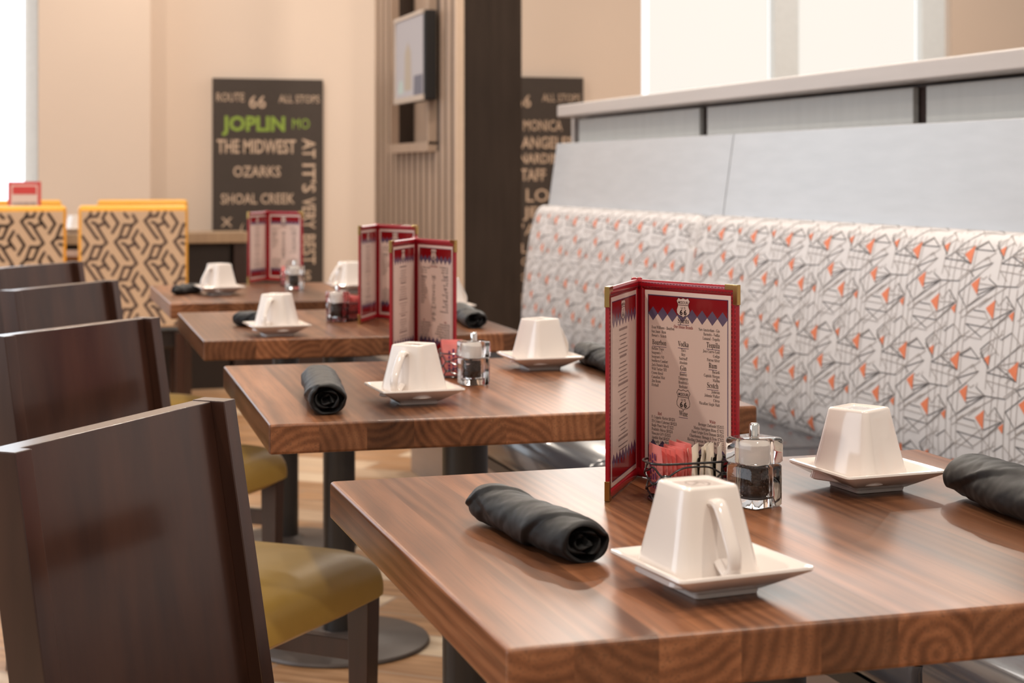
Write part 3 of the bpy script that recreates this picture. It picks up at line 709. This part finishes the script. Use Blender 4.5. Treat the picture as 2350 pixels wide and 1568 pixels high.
def make_menu(half):
    t = empty('menu_stand', (0, 0, 0)); tag(t, cat='menu', group='red menu stands on the tables')
    for side in (0, 1):      # side 0: left panel, side 1: right panel; local +Y looks away from the reader
        a = R(half) if side else pi-R(half)
        d = Vector((cos(a), -abs(sin(a)), 0)); n = Vector((0, 0, 1)).cross(d) * (-1 if side == 1 else 1)
        if n.y > 0: n = -n
        def P(s, z, k): return d*s+Vector((0, 0, z))+n*k
        b = BM()
        def bar(s0, s1, z0, z1, k0, k1, mi=0):
            v = [b.verts.new(P(s, z, k)) for s, z, k in ((s0, z0, k0), (s1, z0, k0), (s1, z1, k0), (s0, z1, k0), (s0, z0, k1), (s1, z0, k1), (s1, z1, k1), (s0, z1, k1))]
            for f in ((3, 2, 1, 0), (4, 5, 6, 7), (0, 1, 5, 4), (1, 2, 6, 5), (2, 3, 7, 6), (3, 0, 4, 7)): b.faces.new([v[i] for i in f]).material_index = mi
        def rib(p0, p1, wdt, k):     # rounded binding
            s0, z0 = p0; s1, z1 = p1; hz = abs(z1-z0) > abs(s1-s0); rings = []
            for (s, z) in (p0, p1):
                rings.append([P(s+(wdt/2*cos(pi*i/6) if hz else 0), z+(0 if hz else wdt/2*cos(pi*i/6)), .0012+k*sin(pi*i/6)) for i in range(7)])
            loft(b, rings)
        bar(.0, MW, 0, MH, -.0012, .0012)
        rib((MW-.0052, .001), (MW-.0052, MH-.001), .0104, .0016); rib((.001, MH-.0052), (MW-.001, MH-.0052), .0104, .0016); rib((.001, .0052), (MW-.001, .0052), .0104, .0016)
        rib((.009, .006), (.009, MH-.006), .0055, .0014)
        for st in range(46):         # stitches
            zz = .006+st*.0047
            for q in (.0032, .0078): bar(MW-q-.0003, MW-q+.0003, zz, zz+.0028, .0015, .00295, 1)
        for st in range(30):
            ss = .006+st*.0049
            for q in (.0032, .0078): bar(ss, ss+.003, MH-q-.0003, MH-q+.0003, .0015, .00295, 1)
        finish('cover_panel', b, ['red', 'thread'], t, smooth=True, auto=40)
        b = BM(); page(b, lambda u, v, k=0: P(u, v, .0016+.00012*k), 0 if side else 1) if side else page(b, lambda u, v, k=0: P(MW-u+.0, v, .0016+.00012*k), 1)
        for f in b.faces:
            f.normal_update()
            if f.normal.dot(n) < 0: f.normal_flip()
        finish('printed_page', b, ['paper', 'pred', 'pblue', 'ink', 'ink2'], t, recalc=False)
        for zc in (0, 1):
            b = BM(); z0, z1 = (MH-.021, MH+.0008) if zc else (-.0004, .021)
            bar(MW-.006, MW+.0009, z0, z1, -.0022, .0034)
            if zc: bar(MW-.018, MW+.0008, MH-.0050, MH+.0012, -.0021, .0033)
            else: bar(MW-.012, MW+.0008, -.0003, .0042, -.0021, .0033)
            finish('brass_corner', b, 'gold', t, bevel=.0006)
    b = BM()
    for dx, rr in ((-.0032, .0034), (.0032, .0034)):
        loft(b, [circ(rr, .0, 16, dx, .001), circ(rr, MH+.001, 16, dx, .001), circ(rr*.5, MH+.002, 16, dx, .001)])
    finish('spine', b, 'red', t, smooth=True)
    return t
mns = {}
def menu_at(px, py, half, rz, lab):      # spine foot, opening, turn
    x, y = W(px, py, TT); return clone(make_menu(half), (x, y, TT+.0006), R(rz), lab)
menu_at(1462, 1093, 61.7, -5, 'red bound menu stand in sharp focus on the nearest table')
menu_at(953, 822, 67.4, -8, 'red bound menu stand on the second table, overlapping the one behind')
menu_at(864, 731, 63.5, -1, 'red bound menu stand on the third table, partly behind another menu')
menu_at(612, 644, 55, 4, 'red bound menu stand on the farthest booth table, in front of the sign')

# ------------------------------------------------------------------ salt and pepper mills
def make_mill():
    t = empty('salt_pepper_mill', (0, 0, 0)); tag(t, cat='shaker', group='clear salt and pepper mills')
    hw = .0235
    def blk(z0, z1, h, cav=None):
        b = BM(); loft(b, [rsq(h-.002, z0, .006), rsq(h, z0+.002, .008), rsq(h, z1-.002, .008), rsq(h-.002, z1, .006)])
        if cav:
            vs = loft(b, [circ(cav[2], cav[0], 32), circ(cav[2], cav[1], 32)])
        return b
    b = blk(.0, .0440, hw-.0008, (.0115, .040, .0155)); bmesh.ops.recalc_face_normals(b, faces=b.faces)
    finish('lower_body', b, 'acryl', t, smooth=True, auto=50)
    b = blk(.0455, .0715, hw, (.0475, .0690, .0165)); finish('upper_body', b, 'acryl', t, smooth=True, auto=50)
    for o in t.children:      # cavity walls must face inwards
        me = o.data
        bm2 = bmesh.new(); bm2.from_mesh(me)
        r_ = .0156 if o.name.startswith('lower') else .0166
        cf = [f for f in bm2.faces if all(abs(math.hypot(v.co.x, v.co.y)-r_) < .0003 for v in f.verts)]
        for f in cf:
            c = f.calc_center_median(); f.normal_update(); outw = Vector((c.x, c.y, 0)) if abs(f.normal.z) < .5 else Vector((0, 0, 1 if c.z > (.0258 if r_ < .016 else .0582) else -1))
            if f.normal.dot(outw) > 0: f.normal_flip()
        bm2.to_mesh(me); bm2.free()
    b = BM(); loft(b, [circ(.0158, .0478, 28), circ(.0158, .0625, 28), circ(.0152, .0635, 28), circ(.009, .0645, 28)]); finish('salt_fill', b, 'salt', t, smooth=True)
    b = BM(); rnd = random.Random(4)
    loft(b, [circ(.0118, .0122, 20), circ(.0122, .036, 20)])
    for k in range(230):
        a = rnd.uniform(0, 2*pi); z = rnd.uniform(.0142, .0375); q = .0128; s = rnd.uniform(.0016, .0022)
        if z > .036: q = rnd.uniform(0, .0128)
        bmesh.ops.create_icosphere(b, subdivisions=1, radius=s, matrix=Matrix.Translation((q*cos(a), q*sin(a), z)))
    finish('peppercorns', b, 'pepper', t, smooth=True, auto=0).__setitem__('kind', 'stuff')
    b = BM(); loft(b, [circ(.0165, .0440, 28), circ(.0165, .0455, 28)]); finish('joint_ring', b, 'chrome', t, smooth=True)
    b = BM(); loft(b, [circ(.0155, .0095, 28), circ(.0155, .0105, 28)]); finish('grinder_ring', b, 'black', t, smooth=True)
    b = BM(); loft(b, [circ(.0045, .0715, 24), circ(.0056, .0722, 24), circ(.0056, .0835, 24), circ(.0050, .0855, 24), circ(.0030, .0865, 24)]); finish('knob', b, 'chrome', t, smooth=True, auto=50)
    return t
ml = make_mill()
for (px, py, rz, lab) in ((1731, 1160, 22, 'clear acrylic salt and pepper mill beside the menu on the nearest table'),
                          (1087, 882, 4, 'clear acrylic salt and pepper mill on the second table, right of the wire basket'),
                          (775, 738, 12, 'clear acrylic salt and pepper mill left of the menu on the third table'),
                          (676, 664, 20, 'clear acrylic salt and pepper mill in front of the menu on the farthest booth table')):
    x, y = W(px, py, TT); clone(ml, (x, y, TT+.0005), R(rz), lab)

# ------------------------------------------------------------------ wire baskets and sugar packets
def make_basket():
    b = BM(); a, c = .045, .023; n = 96
    def ov(k, z, s=1.0):
        th = 2*pi*k/n; e = .55; X = math.copysign(abs(cos(th))**e, cos(th)); Y = math.copysign(abs(sin(th))**e, sin(th)); return (a*s*X, c*s*Y, z)
    tube(b, [ov(k, .042, 1.05) for k in range(n)], .0013, 8, True)
    tube(b, [ov(k, .0016, .93) for k in range(n)], .0013, 8, True)
    for j, (zc, ph) in enumerate([(.008, 0), (.016, pi), (.0245, 0), (.033, pi)]):
        tube(b, [ov(k, zc+.0052*sin(2*pi*k/n*5+ph), .96+.02*j) for k in range(n)], .0011, 6, True)
    for y in (-.012, 0, .012): tube(b, [(-.04, y, .0016), (.04, y, .0016)], .0009, 6)
    return tag(finish('wire_basket', b, 'wire', smooth=True), cat='basket', group='black wire packet baskets')
def make_packet(kind):
    t = empty('sugar_packet' if kind == 'cream' else 'sweetener_packet', (0, 0, 0)); w, h = .019, .054
    b = BM(); rings = []
    for k in range(11):
        q = k/10; z = q*h; th = .0002+.0022*max(0, sin(pi*min(1, max(0, (q-.06)/.88))))**.6; ww = w*(1-.04*sin(pi*q))
        rings.append([(ww*cos(2*pi*i/16), th*sin(2*pi*i/16)+(.0006*sin(i*1.3+k)), z) for i in range(16)])
    loft(b, rings); finish('envelope', b, kind, t, smooth=True, auto=60)
    b = BM()
    for sgn in (1, -1):
        fn = lambda u, v: (u, sgn*.0033, v)
        if kind == 'pink':
            rnd = random.Random(2)
            for k in range(3):
                x = -.008+k*.007; z = .008
                while z < .042: l = rnd.uniform(.003, .008); poly(b, fn, [(x, z), (x+.003, z), (x+.003, z+l), (x, z+l)], 0); z += l+.002
        else:
            poly(b, fn, [(-.002, .006), (.013, .006), (.013, .040), (-.002, .040)], 0)
    finish('printed_mark', b, 'pinkp' if kind == 'pink' else 'blackp', t, recalc=False)
    return t
bs = make_basket(); pk = make_packet('pink'); wt = make_packet('cream')
def basket_at(px, py, rz, lab, packs):
    x, y = W(px, py, TT); a = R(rz); clone(bs, (x, y, TT+.0006), a, lab)
    for (kind, u, v, tilt, turn, up, pl, grp) in packs:
        o = clone(pk if kind == 'p' else wt, (x+u*cos(a)-v*sin(a), y+u*sin(a)+v*cos(a), TT+.003+up), 0, pl)
        o.rotation_euler = (R(tilt), 0, a+R(turn)); tag(o, cat='packet', group=grp)
rnd = random.Random(7)
P1 = []
for k in range(7): P1.append(('p', -.035+.0052*k, .001, rnd.uniform(-4, 4), 97+rnd.uniform(-10, 6), rnd.uniform(0, .005), 'thin pink sweetener packet standing in the wire basket on the nearest table', 'pink packets in the nearest basket'))
for k in range(6): P1.append(('w', .006+.0062*k, .001, rnd.uniform(-5, 5), 60+rnd.uniform(-8, 8), rnd.uniform(-.001, .003), 'white sugar packet with black print standing in the basket on the nearest table', 'white packets in the nearest basket'))
basket_at(1577, 1146, 0, 'black wire oval basket of sugar packets on the nearest table', P1)
def simple(n, where, grp, both=False):
    return [('p' if (not both or k % 3) else 'w', -.034+.068*k/(n-1), .001, rnd.uniform(-5, 5), 90+rnd.uniform(-8, 8), rnd.uniform(0, .004), ('pink sweetener packet ' if (not both or k % 3) else 'white sugar packet ')+where, grp if (not both or k % 3) else grp.replace('pink', 'white')) for k in range(n)]
basket_at(1040, 862, 78, 'black wire basket behind the mill on the second table', simple(9, 'in the wire basket on the second table', 'pink packets in the second basket'))
basket_at(806, 735, 20, 'black wire basket packed with pink packets on the third table', simple(9, 'in the wire basket on the third table', 'pink packets in the third basket'))
basket_at(664, 655, 70, 'black wire basket half hidden behind the mill on the farthest booth table', simple(7, 'in the basket on the farthest booth table', 'pink packets in the farthest basket'))

# ------------------------------------------------------------------ signs
def sign(x0, x1, z0, z1, y, label, texts):
    t = tag(empty('wall_sign', (x0, y, z0)), label, 'sign', 'brown lettered signs on the back wall'); w, h = x1-x0, z1-z0
    b = BM(); box(b, 0, w, -.03, 0, 0, h); finish('sign_board', b, 'board', t, bevel=.002)
    for s, u, v, sz, wd_, al, mi, bo, rot in texts:
        b = BM(); put_text(b, lambda p, q: (p, -.0315, q), s, u*w, h-v*w, sz*w, 0, al, bold=bo, width=wd_*w, rot=rot); finish('lettering', b, 'green' if mi else 'letter', t)
    return t
sx0, sz1 = WY(488, 179, YB-.02); sx1, _ = WY(741, 179, YB-.02)
k = 1/253.
V = [('ROUTE', 8*k, 53*k, 28*k, 63*k, 'L', 0, .0, 0), ('66', 82*k, 67*k, 40*k, 38*k, 'L', 0, .01, 0), ('ALL STOPS', 150*k, 54*k, 25*k, 94*k, 'L', 0, .0, 0),
     ('JOPLIN', 20*k, 119*k, 46*k, 144*k, 'L', 1, .035, 0), ('MO', 181*k, 114*k, 34*k, 40*k, 'L', 1, .0, 0), ('THE MIDWEST', 9*k, 170*k, 43*k, 180*k, 'L', 0, .02, 0),
     ('OZARKS', 46*k, 224*k, 34*k, 108*k, 'L', 0, .012, 0), ('SHOAL CREEK', 18*k, 286*k, 33*k, 168*k, 'L', 0, .012, 0),
     ('AT', 205*k, 137*k, 42*k, 44*k, 'L', 0, .012, 1), ("IT'S", 205*k, 195*k, 42*k, 66*k, 'L', 0, .012, 1), ('VERY', 205*k, 273*k, 42*k, 72*k, 'L', 0, .012, 1), ('BEST', 205*k, 358*k, 42*k, 68*k, 'L', 0, .012, 1), ('X', 18*k, 338*k, 30*k, 26*k, 'L', 0, .01, 0), ('(', 62*k, 352*k, 30*k, 8*k, 'L', 0, .0, 0), ('S', 210*k, 462*k, 30*k, 14*k, 'L', 0, .01, 0)]
sign(sx0, sx1, .42, sz1, YB-.001, 'brown sign reading ROUTE 66 and green JOPLIN MO on the beige wall', V)
qx0, qz1 = WY(1108, 175, YB-.02); qx1, _ = WY(1338, 175, YB-.02)
k = 1/230.
V = [('ROUTE', 8*k, 52*k, 26*k, 58*k, 'L', 0, .0, 0), ('66', 74*k, 66*k, 38*k, 34*k, 'L', 0, .01, 0), ('ALL STOPS', 134*k, 53*k, 24*k, 88*k, 'L', 0, .0, 0),
     ('SANTA MONICA', 12*k, 117*k, 33*k, 168*k, 'L', 0, .01, 0), ('LOS ANGELES', 30*k, 155*k, 35*k, 175*k, 'L', 0, .02, 0), ('BERNARDINO', 40*k, 188*k, 30*k, 155*k, 'L', 0, .02, 0),
     ('FLAGSTAFF', 12*k, 226*k, 36*k, 130*k, 'L', 0, .02, 0), ('LO', 97*k, 272*k, 40*k, 52*k, 'L', 0, .01, 0), ('JER', 90*k, 306*k, 32*k, 60*k, 'L', 0, .02, 0), ("'A", 88*k, 345*k, 34*k, 32*k, 'L', 0, .0, 0),
     ('LL', 86*k, 384*k, 30*k, 34*k, 'L', 0, .0, 0), ('C', 86*k, 412*k, 26*k, 18*k, 'L', 0, .0, 0), ('C', 84*k, 446*k, 26*k, 18*k, 'L', 0, .0, 0)]
sign(qx0, qx1, .42, qz1, YB-.001, 'brown lettered sign between the dark column and the booth end, reading MONICA and ANGELES', V)

# ------------------------------------------------------------------ wall screen in the niche
tv = tag(empty('wall_screen', (1.722, 7.19, 1.43)), 'small lit flat screen tilted out of the slatted wall niche', 'screen')
b = BM(); box(b, 0, .055, -.27, .27, 0, .39); finish('housing', b, 'black', tv, bevel=.006)
b = BM(); box(b, -.012, -.001, -.268, .272, .0, .025); box(b, -.012, -.001, -.268, .272, .375, .39); box(b, -.012, -.001, .258, .272, .025, .375); finish('bezel', b, 'bezel', tv)
b = BM(); fn = lambda u, v: (-.004, .257-u*.965, .025+v*.98)
poly(b, fn, [(0, 0), (.54, 0), (.54, .355), (0, .355)], 0)
f2 = lambda u, v: (-.0055, .257-u*.965, .025+v*.98)
poly(b, f2, [(.18, .03), (.32, .03), (.31, .20), (.25, .25), (.19, .20)], 1); poly(b, f2, [(.36, 0), (.53, 0), (.53, .09), (.37, .09)], 2); poly(b, f2, [(.05, .02), (.16, .02), (.14, .08), (.08, .08)], 3)
finish('display', b, ['screen', 'scr2', 'scr3', 'scr4'], tv, recalc=False)
b = BM(); box(b, .055, .149, -.05, .05, .15, .25); finish('wall_bracket', b, 'black', tv)

# ------------------------------------------------------------------ patterned chairs and their table
def make_patterned():
    t = empty('upholstered_chair', (0, 0, 0)); tag(t, cat='chair', group='yellow chairs with maze patterned backs')
    hw = .215; z0, z1 = .50, .985
    b = BM(); box(b, -hw, hw, .006, .085, z0-.005, z1); finish('backrest', b, 'yellow', t, bevel=.016, seg=3)
    b = BM(); box(b, -hw+.012, hw-.012, -.004, .007, z0, z1-.022)
    fn = lambda u, v: (u, -.0050, v)
    ck = .2325/750
    S = [[(-5, -80), (95, -75), (30, 80), (-65, 85), (-5, -80)], [(-30, -385), (10, -370), (152, -125), (95, -75)], [(-65, 85), (-120, 140), (20, 350), (45, 370)],
         [(165, -10), (100, 105), (180, 225)], [(45, 205), (125, 165)], [(210, 40), (295, 170), (220, 295)]]
    def clipseg(p, q):
        n_ = 6; u0, u1, v0, v1 = -hw+.014, hw-.014, z0+.004, z1-.026
        for j in range(n_):
            a = (p[0]+(q[0]-p[0])*j/n_, p[1]+(q[1]-p[1])*j/n_); c = (p[0]+(q[0]-p[0])*(j+1)/n_, p[1]+(q[1]-p[1])*(j+1)/n_)
            if u0 < a[0] < u1 and u0 < c[0] < u1 and v0 < a[1] < v1 and v0 < c[1] < v1: stroke(b, fn, [a, c], .0112, 1)
    for i in range(-4, 5):
        for j in range(-5, 6):
            ox = (i*750+j*375)*ck-.036; oz = .883-(j*272)*ck
            for st in S:
                for p, q in zip(st, st[1:]):
                    if p == q: continue
                    clipseg((ox+p[0]*ck, oz-p[1]*ck), (ox+q[0]*ck, oz-q[1]*ck))
    finish('patterned_back', b, ['tan', 'plum'], t)
    b = BM(); loft(b, [rsq(.20, .40, .03, hh=.20), rsq(.215, .41, .03, hh=.215), rsq(.215, .47, .03, hh=.215), rsq(.19, .49, .03, hh=.19)]); finish('seat', b, 'dark', t, smooth=True, loc=(0, .28, 0))
    for sx in (-1, 1):
        for sy in (0, 1):
            b = BM(); x = sx*.185; y = .03+sy*.42; box(b, x-.02, x+.02, y-.02, y+.02, 0, .41 if sy else .47); finish('leg', b, 'chair', t, bevel=.002)
    return t
pc = make_patterned()
clone(pc, (.49, 6.78, 0), R(-2), 'patterned back yellow chair beside the farthest booth table, its whole back in view')
clone(pc, (.015, 6.80, 0), R(-2), 'patterned back yellow chair cut off by the left edge of the photo')
clone(pc, (.64, 8.30, 0), R(178), 'yellow chair facing the viewer, seen only over the fully visible patterned back')
clone(pc, (.045, 8.36, 0), R(178), 'yellow chair facing the viewer behind the small red menu card')
t = tag(empty('dining_table', (.30, 7.62, 0)), 'walnut table behind the patterned chairs, mostly hidden', 'table')
b = BM(); box(b, -.62, .42, -.30, .30, TT-TK, TT); finish('tabletop', b, 'walnut', t, bevel=.0035)
b = BM(); loft(b, [circ(.038, .03), circ(.038, TT-TK)]); finish('post', b, 'metal', t, smooth=True)
b = BM(); loft(b, [circ(.25, 0, 48), circ(.25, .008, 48), circ(.045, .032, 48)]); finish('base_plate', b, 'base', t, smooth=True, auto=25)
# small red card on that table
cx_, cz_ = WY(56, 417, 7.55)
t = tag(empty('menu_card', (cx_, 7.55, TT)), 'red and white menu card standing by the window at the far left', 'menu')
b = BM(); hh = cz_-TT; box(b, -.07, .07, 0, .006, 0, hh); finish('card_frame', b, 'cardred', t)
b = BM(); box(b, -.056, .056, -.002, .0, .02, hh-.014); finish('card_page', b, 'paper', t)
b = BM(); box(b, -.05, .05, -.0035, -.002, hh-.055, hh-.02); finish('card_heading', b, 'cardred', t)
b = BM(); box(b, -.05, .05, -.0035, -.002, hh-.14, hh-.09); finish('card_picture', b, 'photo', t)
x, y, zc = WY(172, 530, 8.74)[0], 8.74, .81
o = copy_tree(sau); o.location = (x, y, zc+.0004); o.rotation_euler[2] = .2; o['label'] = 'square white saucer in the gap between the two patterned chairs'
o = copy_tree(mug); o.location = (x, y, zc+.0112); o.rotation_euler[2] = .5; o['label'] = 'upturned white cup seen in the gap between the two patterned chairs'
# low console in front of the sign
x1 = WY(572, 540, 8.62)[0]
t = tag(empty('console_shelf', (x1-.9, 8.60, 0)), 'dark console with a tan wooden top below the brown sign', 'console')
b = BM(); box(b, -.9, .9, 0, .27, .755, .81); finish('shelf_top', b, 'console', t, bevel=.004)
b = BM(); box(b, -.88, .80, .04, .26, .0, .755); finish('cabinet_body', b, 'dark', t)
b = BM(); box(b, .82, .88, .01, .26, 0, .755); finish('side_panel', b, 'brown', t)
